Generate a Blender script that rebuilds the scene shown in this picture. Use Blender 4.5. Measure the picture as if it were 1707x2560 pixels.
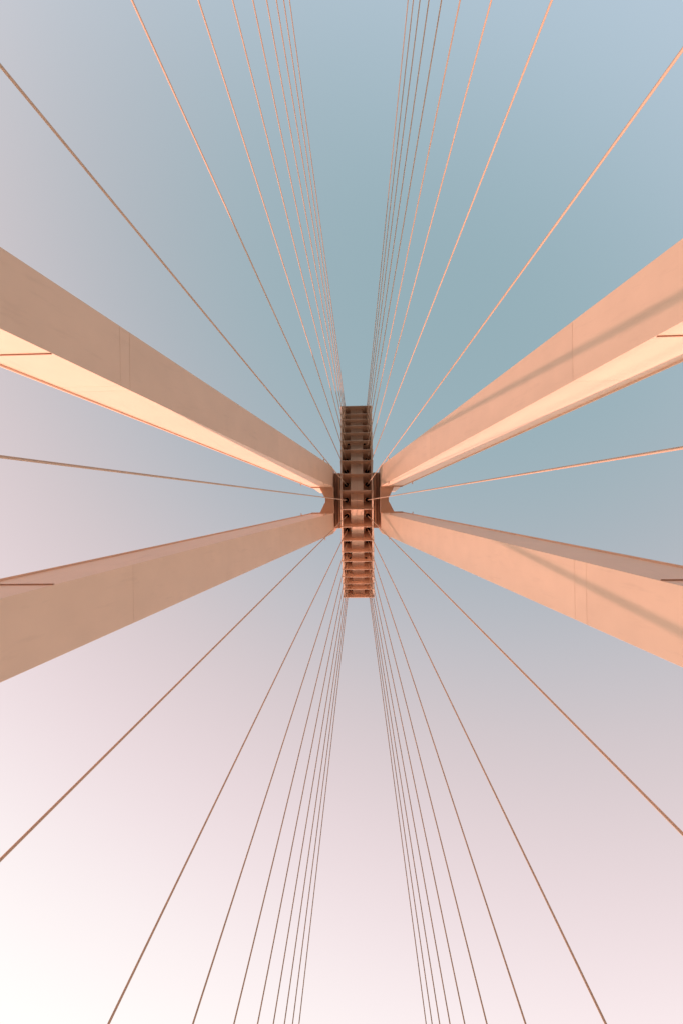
import bpy, bmesh, math, random
from mathutils import Vector, Matrix
random.seed(7)
S = bpy.context.scene
for o in list(bpy.data.objects):
    bpy.data.objects.remove(o, do_unlink=True)
COL = S.collection

# ------------------------------------------------------------------ camera
# world: +X = right in the photograph, +Y = down in the photograph, +Z = up (the lens looks at the zenith)
F_PX, W_PX, H_PX = 1138.0, 1707.0, 2560.0
CAM = Vector((0.4465, 1.8034, 0.0))
TILT_X, TILT_Y, ROLL = 47.1, 3.0, 0.0134
right0 = Vector((math.cos(ROLL), math.sin(ROLL), 0)); down0 = Vector((-math.sin(ROLL), math.cos(ROLL), 0))
fwd = (right0 * -TILT_X + down0 * -TILT_Y + Vector((0, 0, F_PX))).normalized()
right = (right0 - fwd * right0.dot(fwd)).normalized()
down = fwd.cross(right)
cd = bpy.data.cameras.new('camera'); cam = bpy.data.objects.new('camera', cd); COL.objects.link(cam)
cd.sensor_fit = 'VERTICAL'; cd.sensor_height = 36.0; cd.lens = F_PX / H_PX * 36.0
cd.clip_start = 0.1; cd.clip_end = 4000
m = Matrix((right, -down, -fwd)).transposed().to_4x4(); m.translation = CAM
cam.matrix_world = m
S.camera = cam

# ------------------------------------------------------------------ light
SUN_AZ = (-0.313, 0.950)           # horizontal direction towards the sun
SUN_EL = math.radians(14.0)
n = math.hypot(*SUN_AZ)
SUN = Vector((SUN_AZ[0] / n * math.cos(SUN_EL), SUN_AZ[1] / n * math.cos(SUN_EL), math.sin(SUN_EL)))
sl = bpy.data.lights.new('sun', 'SUN'); sl.energy = 4.4; sl.angle = math.radians(0.7); sl.color = (1.0, 0.54, 0.46)
so = bpy.data.objects.new('sun', sl); COL.objects.link(so)
so.rotation_euler = (-SUN).to_track_quat('-Z', 'Y').to_euler(); so.location = (-60, 120, 90)

def srgb(r, g, b):
    f = lambda c: (c / 255) / 12.92 if c / 255 <= 0.04045 else ((c / 255 + 0.055) / 1.055) ** 2.4
    return (f(r), f(g), f(b), 1)

wd = bpy.data.worlds.new('World'); S.world = wd; wd.use_nodes = True
nt = wd.node_tree; nt.nodes.clear()
N = nt.nodes.new; L = nt.links.new
out = N('ShaderNodeOutputWorld'); bg = N('ShaderNodeBackground'); bg.inputs['Strength'].default_value = 1.0
tc = N('ShaderNodeTexCoord')
nrm = N('ShaderNodeVectorMath'); nrm.operation = 'NORMALIZE'; L(tc.outputs['Generated'], nrm.inputs[0])
dt = N('ShaderNodeVectorMath'); dt.operation = 'DOT_PRODUCT'; dt.inputs[1].default_value = (-0.285, 0.574, -0.985)
L(nrm.outputs[0], dt.inputs[0])
ad = N('ShaderNodeMath'); ad.operation = 'ADD'; L(dt.outputs['Value'], ad.inputs[0]); ad.inputs[1].default_value = 1.11
mr = N('ShaderNodeMapRange'); mr.inputs['From Min'].default_value = -0.6; mr.inputs['From Max'].default_value = 1.5
L(ad.outputs[0], mr.inputs['Value'])
cr = N('ShaderNodeValToRGB'); cr.color_ramp.interpolation = 'B_SPLINE'
stops = [(-0.14, (147, 177, 186)), (0.02, (160, 184, 193)), (0.15, (178, 187, 195)), (0.28, (198, 197, 203)), (0.42, (217, 205, 208)),
         (0.58, (234, 217, 220)), (0.73, (246, 229, 232)), (0.88, (255, 243, 244)), (1.05, (255, 252, 251)), (1.5, (255, 249, 240))]
e = cr.color_ramp.elements
while len(e) > 1: e.remove(e[-1])
for i, (t, c) in enumerate(stops):
    p = (t + 0.6) / 2.1
    x = e[0] if i == 0 else e.new(p)
    x.position = p; x.color = srgb(*c)
L(mr.outputs['Result'], cr.inputs['Fac'])
sk = N('ShaderNodeTexSky'); sk.sky_type = 'NISHITA'; sk.sun_disc = False
sk.sun_elevation = SUN_EL; sk.sun_rotation = math.atan2(SUN.x, SUN.y); sk.dust_density = 3.0
sks = N('ShaderNodeMix'); sks.data_type = 'RGBA'; sks.blend_type = 'MULTIPLY'; sks.inputs['Factor'].default_value = 1
L(sk.outputs[0], sks.inputs['A']); sks.inputs['B'].default_value = (0.10, 0.10, 0.10, 1)
mx = N('ShaderNodeMix'); mx.data_type = 'RGBA'; mx.inputs['Factor'].default_value = 0.08
# cooler blue low in the sky away from the sun
bd = N('ShaderNodeVectorMath'); bd.operation = 'DOT_PRODUCT'; bd.inputs[1].default_value = (0.5, -0.8, 0); L(nrm.outputs[0], bd.inputs[0])
sz = N('ShaderNodeSeparateXYZ'); L(nrm.outputs[0], sz.inputs[0])
oz = N('ShaderNodeMath'); oz.operation = 'SUBTRACT'; oz.inputs[0].default_value = 1.0; L(sz.outputs['Z'], oz.inputs[1])
bz = N('ShaderNodeMath'); bz.operation = 'MULTIPLY'; L(bd.outputs['Value'], bz.inputs[0]); L(oz.outputs[0], bz.inputs[1])
bm_ = N('ShaderNodeMapRange'); bm_.interpolation_type = 'SMOOTHSTEP'; L(bz.outputs[0], bm_.inputs['Value'])
bm_.inputs['From Min'].default_value = 0.02; bm_.inputs['From Max'].default_value = 0.34; bm_.inputs['To Max'].default_value = 0.95
cb_ = N('ShaderNodeMix'); cb_.data_type = 'RGBA'; L(bm_.outputs['Result'], cb_.inputs['Factor'])
L(cr.outputs['Color'], cb_.inputs['A']); cb_.inputs['B'].default_value = srgb(183, 203, 219)
L(cb_.outputs['Result'], mx.inputs['A']); L(sks.outputs['Result'], mx.inputs['B'])
# haze glow added towards the unseen horizon to brighten the legs, more on the sun's side
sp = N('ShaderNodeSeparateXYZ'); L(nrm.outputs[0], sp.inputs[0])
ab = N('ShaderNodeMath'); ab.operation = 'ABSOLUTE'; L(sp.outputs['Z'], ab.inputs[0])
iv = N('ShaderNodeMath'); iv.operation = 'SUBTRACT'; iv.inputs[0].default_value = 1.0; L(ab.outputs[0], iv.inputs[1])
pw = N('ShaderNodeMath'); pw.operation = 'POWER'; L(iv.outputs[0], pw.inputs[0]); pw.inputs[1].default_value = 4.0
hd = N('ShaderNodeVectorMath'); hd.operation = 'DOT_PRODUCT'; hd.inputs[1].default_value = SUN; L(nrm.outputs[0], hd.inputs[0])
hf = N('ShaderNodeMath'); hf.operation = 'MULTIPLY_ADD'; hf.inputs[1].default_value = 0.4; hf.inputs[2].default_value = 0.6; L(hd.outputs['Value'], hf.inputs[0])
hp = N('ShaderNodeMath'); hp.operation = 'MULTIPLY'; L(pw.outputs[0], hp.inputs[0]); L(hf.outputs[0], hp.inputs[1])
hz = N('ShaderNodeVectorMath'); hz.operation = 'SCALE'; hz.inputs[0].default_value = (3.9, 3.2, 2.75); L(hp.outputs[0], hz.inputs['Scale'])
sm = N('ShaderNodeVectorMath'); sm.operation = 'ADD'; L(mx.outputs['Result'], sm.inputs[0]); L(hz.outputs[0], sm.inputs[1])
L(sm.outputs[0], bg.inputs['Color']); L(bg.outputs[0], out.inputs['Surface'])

S.view_settings.view_transform = 'Standard'; S.view_settings.look = 'None'
S.view_settings.exposure = 0.0; S.view_settings.gamma = 1.0; S.view_settings.use_curve_mapping = False
S.render.engine = 'CYCLES'
S.cycles.max_bounces = 8; S.cycles.diffuse_bounces = 5

# ------------------------------------------------------------------ materials
def paint(name, base, var=0.06, rough=0.42, dirt=0.25, scale=0.6, bump=0.02, piece=0.0):
    mt = bpy.data.materials.new(name); mt.use_nodes = True
    t = mt.node_tree; N = t.nodes.new; L = t.links.new
    b = t.nodes['Principled BSDF']; b.inputs['Roughness'].default_value = rough
    b.inputs['Specular IOR Level'].default_value = 0.35
    g = N('ShaderNodeTexCoord')
    n1 = N('ShaderNodeTexNoise'); n1.inputs['Scale'].default_value = scale; n1.inputs['Detail'].default_value = 6
    L(g.outputs['Object'], n1.inputs['Vector'])
    mp = N('ShaderNodeMapping'); mp.inputs['Scale'].default_value = (2.2, 2.2, 0.10); L(g.outputs['Object'], mp.inputs['Vector'])
    n2 = N('ShaderNodeTexNoise'); n2.inputs['Scale'].default_value = 1.0; n2.inputs['Detail'].default_value = 8; n2.inputs['Roughness'].default_value = 0.65
    L(mp.outputs[0], n2.inputs['Vector'])
    r1 = N('ShaderNodeMapRange'); r1.inputs['From Min'].default_value = 0.3; r1.inputs['From Max'].default_value = 0.7
    r1.inputs['To Min'].default_value = 1 - var; r1.inputs['To Max'].default_value = 1 + var; L(n1.outputs['Fac'], r1.inputs['Value'])
    r2 = N('ShaderNodeMapRange'); r2.inputs['From Min'].default_value = 0.56; r2.inputs['From Max'].default_value = 0.78
    r2.inputs['To Min'].default_value = 0; r2.inputs['To Max'].default_value = dirt; L(n2.outputs['Fac'], r2.inputs['Value'])
    v = N('ShaderNodeVectorMath'); v.operation = 'SCALE'; v.inputs[0].default_value = base
    oi = N('ShaderNodeObjectInfo'); pr = N('ShaderNodeMapRange'); L(oi.outputs['Random'], pr.inputs['Value'])
    pr.inputs['To Min'].default_value = 1 - piece; pr.inputs['To Max'].default_value = 1 + piece
    pm = N('ShaderNodeMath'); pm.operation = 'MULTIPLY'; L(r1.outputs[0], pm.inputs[0]); L(pr.outputs['Result'], pm.inputs[1])
    L(pm.outputs[0], v.inputs['Scale'])
    mx = N('ShaderNodeMix'); mx.data_type = 'RGBA'; L(r2.outputs[0], mx.inputs['Factor'])
    L(v.outputs[0], mx.inputs['A']); mx.inputs['B'].default_value = (base[0] * .55, base[1] * .5, base[2] * .48, 1)
    L(mx.outputs['Result'], b.inputs['Base Color'])
    n3 = N('ShaderNodeTexNoise'); n3.inputs['Scale'].default_value = 0.9; n3.inputs['Detail'].default_value = 3; L(g.outputs['Object'], n3.inputs['Vector'])
    bp = N('ShaderNodeBump'); bp.inputs['Strength'].default_value = 0.25; bp.inputs['Distance'].default_value = bump
    L(n3.outputs['Fac'], bp.inputs['Height']); L(bp.outputs[0], b.inputs['Normal'])
    return mt
M_PAINT = paint('apricot_paint', (0.79, 0.54, 0.385), var=0.03, dirt=0.22, bump=0.006, piece=0.03)
M_CABLE = paint('cable_sheath', (0.58, 0.385, 0.265), var=0.04, dirt=0.1, rough=0.5, bump=0.0)
M_SEAM = paint('weld_bead', (0.62, 0.38, 0.27), rough=0.6)
M_RUBBER_HOLE_SHADE = paint('black_rubber_hole_shade', (0.015, 0.012, 0.011), rough=0.7, dirt=0)  # rubber of the collars; also painted shade inside cable pipes and openings
M_STEEL = paint('galvanised_steel', (0.42, 0.33, 0.28), rough=0.45)
M_CONC = paint('concrete', (0.22, 0.20, 0.18), var=0.12, rough=0.85, scale=2.0)
M_ROAD = paint('asphalt', (0.08, 0.075, 0.07), var=0.2, rough=0.9, scale=6.0)
M_LINE = paint('road_paint', (0.75, 0.74, 0.70), var=0.08, rough=0.7)
M_WATER = paint('river_water', (0.06, 0.075, 0.075), rough=0.12, dirt=0, bump=0.3)

# ------------------------------------------------------------------ helpers
def link(name, me, mat, parent=None):
    o = bpy.data.objects.new(name, me); COL.objects.link(o)
    if mat and not me.materials: me.materials.append(mat)
    if parent: o.parent = parent
    return o
def mesh(name, verts, faces, mat, parent=None, bevel=0.0):
    bm = bmesh.new()
    vs = [bm.verts.new(v) for v in verts]
    for f in faces: bm.faces.new([vs[i] for i in f])
    bmesh.ops.recalc_face_normals(bm, faces=bm.faces)
    if bevel:
        bmesh.ops.bevel(bm, geom=list(bm.edges), offset=bevel, segments=1, affect='EDGES')
    me = bpy.data.meshes.new(name); bm.to_mesh(me); bm.free()
    return link(name, me, mat, parent)
HEX = [(0, 1, 2, 3), (7, 6, 5, 4), (0, 4, 5, 1), (1, 5, 6, 2), (2, 6, 7, 3), (3, 7, 4, 0)]
def hexa(name, a, b, mat, parent=None, bevel=0.0):
    return mesh(name, list(a) + list(b), HEX, mat, parent, bevel)
def box(name, x, y, z, mat, parent=None, bevel=0.0):
    q = lambda zz: [(x[0], y[0], zz), (x[1], y[0], zz), (x[1], y[1], zz), (x[0], y[1], zz)]
    return hexa(name, q(z[0]), q(z[1]), mat, parent, bevel)
def prism(name, poly, z0, z1, mat, parent=None):
    k = len(poly)
    v = [(x, y, z0) for x, y in poly] + [(x, y, z1) for x, y in poly]
    f = [tuple(range(k)), tuple(range(k, 2 * k))] + [(i, (i + 1) % k, k + (i + 1) % k, k + i) for i in range(k)]
    return mesh(name, v, f, mat, parent)
def tube(name, a, b, r, mat, parent=None, seg=12, r2=None, smooth=True, cap=True, nring=1):
    a = Vector(a); b = Vector(b); d = (b - a).normalized()
    u = d.cross(Vector((0, 0, 1)));
    if u.length < 1e-4: u = Vector((1, 0, 0))
    u.normalize(); w = d.cross(u)
    r2 = r if r2 is None else r2
    v = []; f = []
    for j in range(nring + 1):
        t = j / nring; c = a.lerp(b, t); rr = r + (r2 - r) * t
        for i in range(seg):
            an = 2 * math.pi * i / seg
            v.append(c + (u * math.cos(an) + w * math.sin(an)) * rr)
    for j in range(nring):
        for i in range(seg):
            f.append((j * seg + i, j * seg + (i + 1) % seg, (j + 1) * seg + (i + 1) % seg, (j + 1) * seg + i))
    if cap == 'start': f += [tuple(range(seg))]
    elif cap: f += [tuple(range(seg)), tuple(range(nring * seg, (nring + 1) * seg))]
    o = mesh(name, v, f, mat, parent)
    if smooth:
        for p in o.data.polygons: p.use_smooth = len(p.vertices) == 4
    return o
def empty(name, loc=(0, 0, 0)):
    o = bpy.data.objects.new(name, None); COL.objects.link(o); o.location = loc; o.empty_display_size = 0.5
    return o
def tag(o, label=None, cat=None, group=None, kind=None):
    if label: o['label'] = label
    if cat: o['category'] = cat
    if group: o['group'] = group
    if kind: o['kind'] = kind
    return o

# ------------------------------------------------------------------ setting below the lens: water, deck, road
DECK_Z, WATER_Z, HALF = -1.6, -14.0, 13.2
tag(mesh('water', [(-1500, -1500, WATER_Z), (1500, -1500, WATER_Z), (1500, 1500, WATER_Z), (-1500, 1500, WATER_Z)], [(0, 1, 2, 3)], M_WATER), kind='structure')
deck = tag(box('bridge_deck', (-HALF, HALF), (-140, 140), (DECK_Z - 1.8, DECK_Z), M_CONC), kind='structure')
for s in (-1, 1):
    x0, x1 = sorted((s * 0.3, s * 8.6))
    tag(box('road', (x0, x1), (-139, 139), (DECK_Z + 0.004, DECK_Z + 0.05), M_ROAD), kind='structure')
    x0, x1 = sorted((s * 8.9, s * 9.25))
    tag(box('kerb', (x0, x1), (-139, 139), (DECK_Z + 0.004, DECK_Z + 0.14), M_CONC), kind='structure')
    for i in range(-11, 12):
        tag(box('lane_marking', (s * 4.9 - .075, s * 4.9 + .075), (i * 12 - 2, i * 12 + 2), (DECK_Z + 0.054, DECK_Z + 0.058), M_LINE), kind='structure')

# ------------------------------------------------------------------ pylon
H = 61.0
XT, YT, DX, DY, DEP, WID = 3.2288, 1.7871, 10.6158, 3.479, 2.840, 2.7274
pylon = empty('bridge_pylon', (0, 0, WATER_Z))
bpy.context.view_layer.update()
OFF = Vector((0, 0, WATER_Z))
def child(o, parent):
    o.parent = parent
    o.matrix_parent_inverse = parent.matrix_world.inverted()
    return o
tag(pylon, 'apricot painted steel bridge pylon with four leaning legs meeting at a ribbed central spine', 'pylon')

SEAMS = {(-1, -1): [1.0, 20.2, 20.85, 40.6], (1, 1): [1.0, 20.4, 21.2, 40.6], (1, -1): [1.0, 21.1, 40.9], (-1, 1): [1.0, 20.9, 40.7]}
GAP = 0.007
for sx in (-1, 1):
    for sy in (-1, 1):
        def C(h, e, w, sx=sx, sy=sy):
            k = 1 - h / H
            return Vector((sx * (XT + e + DX * k), sy * (YT + w + DY * k), h))
        def ring(h, ins=0.0):
            return [C(h, ins, ins), C(h, DEP - ins, ins), C(h, DEP - ins, WID - ins), C(h, ins, WID - ins)]
        side = {(-1, -1): 'upper left', (1, -1): 'upper right', (-1, 1): 'lower left', (1, 1): 'lower right'}[(sx, sy)]
        leg = hexa('leg', ring(WATER_Z + .02, .014), ring(H - .02, .014), M_PAINT)
        child(leg, pylon)
        leg['label'] = 'box section leg running to the %s of the photo' % side
        cuts = [WATER_Z + .02] + SEAMS[(sx, sy)] + [H]
        for a, b in zip(cuts[:-1], cuts[1:]):
            hexa('leg_panel', ring(a + GAP / 2), ring(b - (GAP / 2 if b < H else 0)), M_PAINT, leg, bevel=0.006)
        # edge flange along the back arris of the face that looks at the other leg, a hand's breadth proud
        def strip(h): return [C(h, DEP - .02, -.09), C(h, DEP + .05, -.09), C(h, DEP + .05, .03), C(h, DEP - .02, .03)]
        hexa('edge_flange', strip(WATER_Z + .1), strip(H - .1), M_PAINT, leg)
        # splice ledge across that face
        def ledge(h, x0, x1, p): return [C(h, x0, -p), C(h, x1, -p), C(h, x1, .02), C(h, x0, .02)]
        hexa('splice_ledge', ledge(16.50, .01, DEP - .03, .05), ledge(16.54, .01, DEP - .03, .05), M_SEAM, leg)
        hexa('splice_ledge', ledge(60.80, .04, DEP - .03, .16), ledge(60.96, .04, DEP - .03, .16), M_PAINT, leg)
        # lifting lugs near the head
        for e, w, dx, dy in ((0, 0, -1, -1), (DEP, 0, .6, -1), (0, WID, -1, 1), (DEP, WID, .6, 1)):
            p0 = C(56.5, e, w); d = Vector((sx * dx * .25, sy * dy, 0)).normalized()
            tng = (C(57.5, e, w) - p0).normalized(); nn = d.cross(tng).normalized() * .03
            q = lambda o: [p0 - d * .05 - tng * .20 + o, p0 + d * .34 - tng * .06 + o, p0 + d * .34 + tng * .06 + o, p0 - d * .05 + tng * .20 + o]
            hexa('lifting_lug', q(nn), q(-nn), M_PAINT, leg)
        # upright head above the bend
        X0, X1, Y0, Y1 = XT, XT + DEP, YT, YT + WID
        a = [(sx * X0, sy * Y0, H), (sx * X1, sy * Y0, H), (sx * X1, sy * Y1, H), (sx * X0, sy * Y1, H)]
        b = [(sx * X0, sy * (Y0 - .22), 74.0), (sx * X1, sy * (Y0 - .22), 74.0), (sx * X1, sy * (Y1 - .3), 74.0), (sx * X0, sy * (Y1 - .3), 74.0)]
        hexa('leg_head', [Vector(v) + Vector((0, 0, .004)) for v in a], [Vector(v) for v in b], M_PAINT, leg, bevel=0.03)

# ---- junction between the two legs of a side, and cross block that carries the spine
for sx in (-1, 1):
    pts = [(3.12, -YT + .004), (5.02, -YT + .004), (4.38, -.46), (4.26, -.30), (4.24, 0), (4.26, .30), (4.38, .46), (5.02, YT - .004), (3.12, YT - .004)]
    g = prism('junction_gusset', [(sx * x, y) for x, y in pts], H + .30, H + 9.0, M_PAINT); child(g, pylon)
    box('stiffener', tuple(sorted((sx * 3.20, sx * 4.26))), (-.035, .035), (H + .18, H + .32), M_PAINT, g)
    for i in range(9):
        tube('bolt', (sx * (3.35 + .10 * i), -.16, H + .24), (sx * (3.35 + .10 * i), -.16, H + .33), .022, M_SEAM, g, seg=6)
    jb = box('cross_block', tuple(sorted((sx * 2.05, sx * 3.26))), (-3.92, 3.92), (64.6, 71.5), M_PAINT, bevel=.03); child(jb, pylon)
    for x, w, d in ((2.50, .20, .90), (2.80, .06, .50), (2.95, .08, .80), (3.18, .06, .30)):
        box('stiffener', tuple(sorted((sx * (x - w / 2), sx * (x + w / 2)))), (-3.88, 3.88), (64.6 - d, 64.61), M_PAINT, jb)
cb = box('cross_block', (-2.0, 2.0), (-3.4, 3.4), (65.75, 71.0), M_PAINT); child(cb, pylon)
box('saddle_block', (-1.9, 1.9), (-1.1, 1.1), (64.15, 65.8), M_PAINT, cb)

# ---- spine: 19 cells between ribs along a curve that rises to both ends
SLOPE = math.tan(math.radians(35))
YS = [1.295, 3.722, 5.736, 7.454, 8.923, 10.244, 11.478, 12.631, 13.589, 14.939]
HALFST = [(y, H + y * SLOPE) for y in YS]
ST = [(-y, z) for y, z in reversed(HALFST)] + [(0, H)] + HALFST
MIDST = len(YS)                       # the bend of the V carries no rib
NS = len(ST)
SEGN = []
for i in range(NS - 1):
    d = Vector((ST[i + 1][0] - ST[i][0], ST[i + 1][1] - ST[i][1])).normalized()
    SEGN.append(Vector((-d.y, d.x)))
NR = []
for i in range(NS):
    if i == 0: nn = SEGN[0]
    elif i == NS - 1: nn = SEGN[-1]
    else:
        nn = (SEGN[i - 1] + SEGN[i]).normalized(); nn = nn / nn.dot(SEGN[i])
    NR.append(nn)
WS = [1 + .085 * (ST[i][1] - H) / 10.46 for i in range(NS)]
def SP(i, x, nval):
    return Vector((x * WS[i], ST[i][0] + NR[i].x * nval, ST[i][1] + NR[i].y * nval))
def run(name, i0, i1, x0, x1, n0, n1, mat, parent=None):
    v = []; f = []
    for i in range(i0, i1 + 1):
        v += [SP(i, x0, n0), SP(i, x1, n0), SP(i, x1, n1), SP(i, x0, n1)]
    k = i1 - i0
    for j in range(k):
        for c in range(4):
            f.append((4 * j + c, 4 * j + (c + 1) % 4, 4 * j + 4 + (c + 1) % 4, 4 * j + 4 + c))
    f += [(0, 1, 2, 3), (4 * k, 4 * k + 1, 4 * k + 2, 4 * k + 3)]
    return mesh(name, v, f, mat, parent)
spine = child(run('spine', 0, NS - 1, -1.97, 1.97, 2.20, 2.95, M_PAINT), pylon)
spine['label'] = 'ribbed curved spine at the top that holds the upper cable ends'
for s in (-1, 1):
    a, b = sorted((s * 1.975, s * 2.2)); run('side_plate', 0, NS - 1, a, b, .05, 3.05, M_PAINT, spine)
for i in range(NS - 1):
    run('soffit_panel', i, i + 1, -.86, .86, .58 + .004 * (i % 2), 2.21, M_PAINT, spine)
    # narrow seam beads down the middle of the soffit
    run('seam_bead', i, i + 1, -.012, .012, .568, .59, M_SEAM, spine)
for i in range(NS):
    if i == MIDST: continue
    end = i in (0, NS - 1)
    t = Vector((NR[i].y, -NR[i].x)).normalized() * (.05 if not end else .07)
    lo, hi = (-.0, 2.3) if not end else (-.12, 3.1)
    def q(nv, xx=2.26):
        p = [SP(i, -xx, nv), SP(i, xx, nv)]
        return [p[0] - Vector((0, t.x, t.y)), p[1] - Vector((0, t.x, t.y)), p[1] + Vector((0, t.x, t.y)), p[0] + Vector((0, t.x, t.y))]
    hexa('end_plate' if end else 'rib', q(lo), q(hi), M_PAINT, spine, bevel=.012)

# small black plates, painted shade for the inside of access openings, on the ribs that close the fourth cell of each arm
for i in (MIDST - 5, MIDST + 5):
    sg = 1 if i > MIDST else -1
    t = Vector((NR[i].y, -NR[i].x)).normalized() * -sg
    for sx in (-1, 1):
        def hq(o, sx=sx):
            r = []
            for xx, nv in ((.98, .55), (1.26, .55), (1.26, .85), (.98, .85)):
                r.append(SP(i, sx * xx, nv) + Vector((0, t.x, t.y)) * o)
            return r
        hexa('opening_shade_plate', hq(.03), hq(.085), M_RUBBER_HOLE_SHADE, spine)

# ------------------------------------------------------------------ stay cables
YD = [0.0, 14.351, 27.780, 40.535, 52.700, 63.993, 74.815, 85.018, 94.578, 103.670]
W_D, Z_D = 12.5, -0.6
ordw = ['', 'outermost', 'second outermost', 'third outermost', 'fourth outermost', 'middle', 'fourth innermost', 'third innermost', 'second innermost', 'innermost']
R_CABLE = 0.05
for sx in (-1, 1):
    for k in range(-9, 10):
        sgn = (k > 0) - (k < 0); ka = abs(k)
        i0, i1 = (MIDST - 1, MIDST + 1) if k == 0 else ((MIDST + ka, MIDST + ka + 1) if k > 0 else (MIDST - ka, MIDST - ka - 1))
        mid = (lambda x, nv: SP(MIDST, x, nv)) if k == 0 else (lambda x, nv: (SP(i0, x, nv) + SP(i1, x, nv)) / 2)
        nb = {0: .9, 1: .62, 2: 1.0}.get(ka, 1.15)
        top = mid(sx * 1.42, nb)
        foot = Vector((sx * W_D, sgn * YD[ka], Z_D))
        d = (foot - top).normalized()
        # guide pipe in the spine's cell; black lining paints in the shade of its bore
        tube('guide_pipe', top - d * .80, top - d * .01, .325, M_PAINT, spine, seg=20, cap=False)
        tube('pipe_shade_lining', top - d * .78, top + d * .02, .30, M_RUBBER_HOLE_SHADE, spine, seg=20, cap='start')
        cable = tube('stay_cable', top - d * .7, foot + d * 0.2, R_CABLE, M_CABLE, seg=10, nring=24)
        LR = 'left' if sx < 0 else 'right'
        if k == 0:
            lab = 'stay cable running almost level to the %s edge of the photo' % LR
        elif ka == 1:
            lab = 'stay cable leaving through the %s %s edge, outermost of its nine' % ('upper' if k < 0 else 'lower', LR)
        else:
            lab = 'stay cable, %s of the nine in the %s %s fan' % (ordw[ka], 'upper' if k < 0 else 'lower', LR)
        tag(cable, lab, 'cable', 'stay cables from the spine to the deck')
        p1 = foot - d * 3.2
        tube('anchor_pipe', foot + d * 1.05, foot - d * 2.2, .11, M_STEEL, cable, seg=12)
        tube('collar', foot - d * 2.2, foot - d * 2.45, .14, M_RUBBER_HOLE_SHADE, cable, seg=12)

bpy.context.view_layer.update()
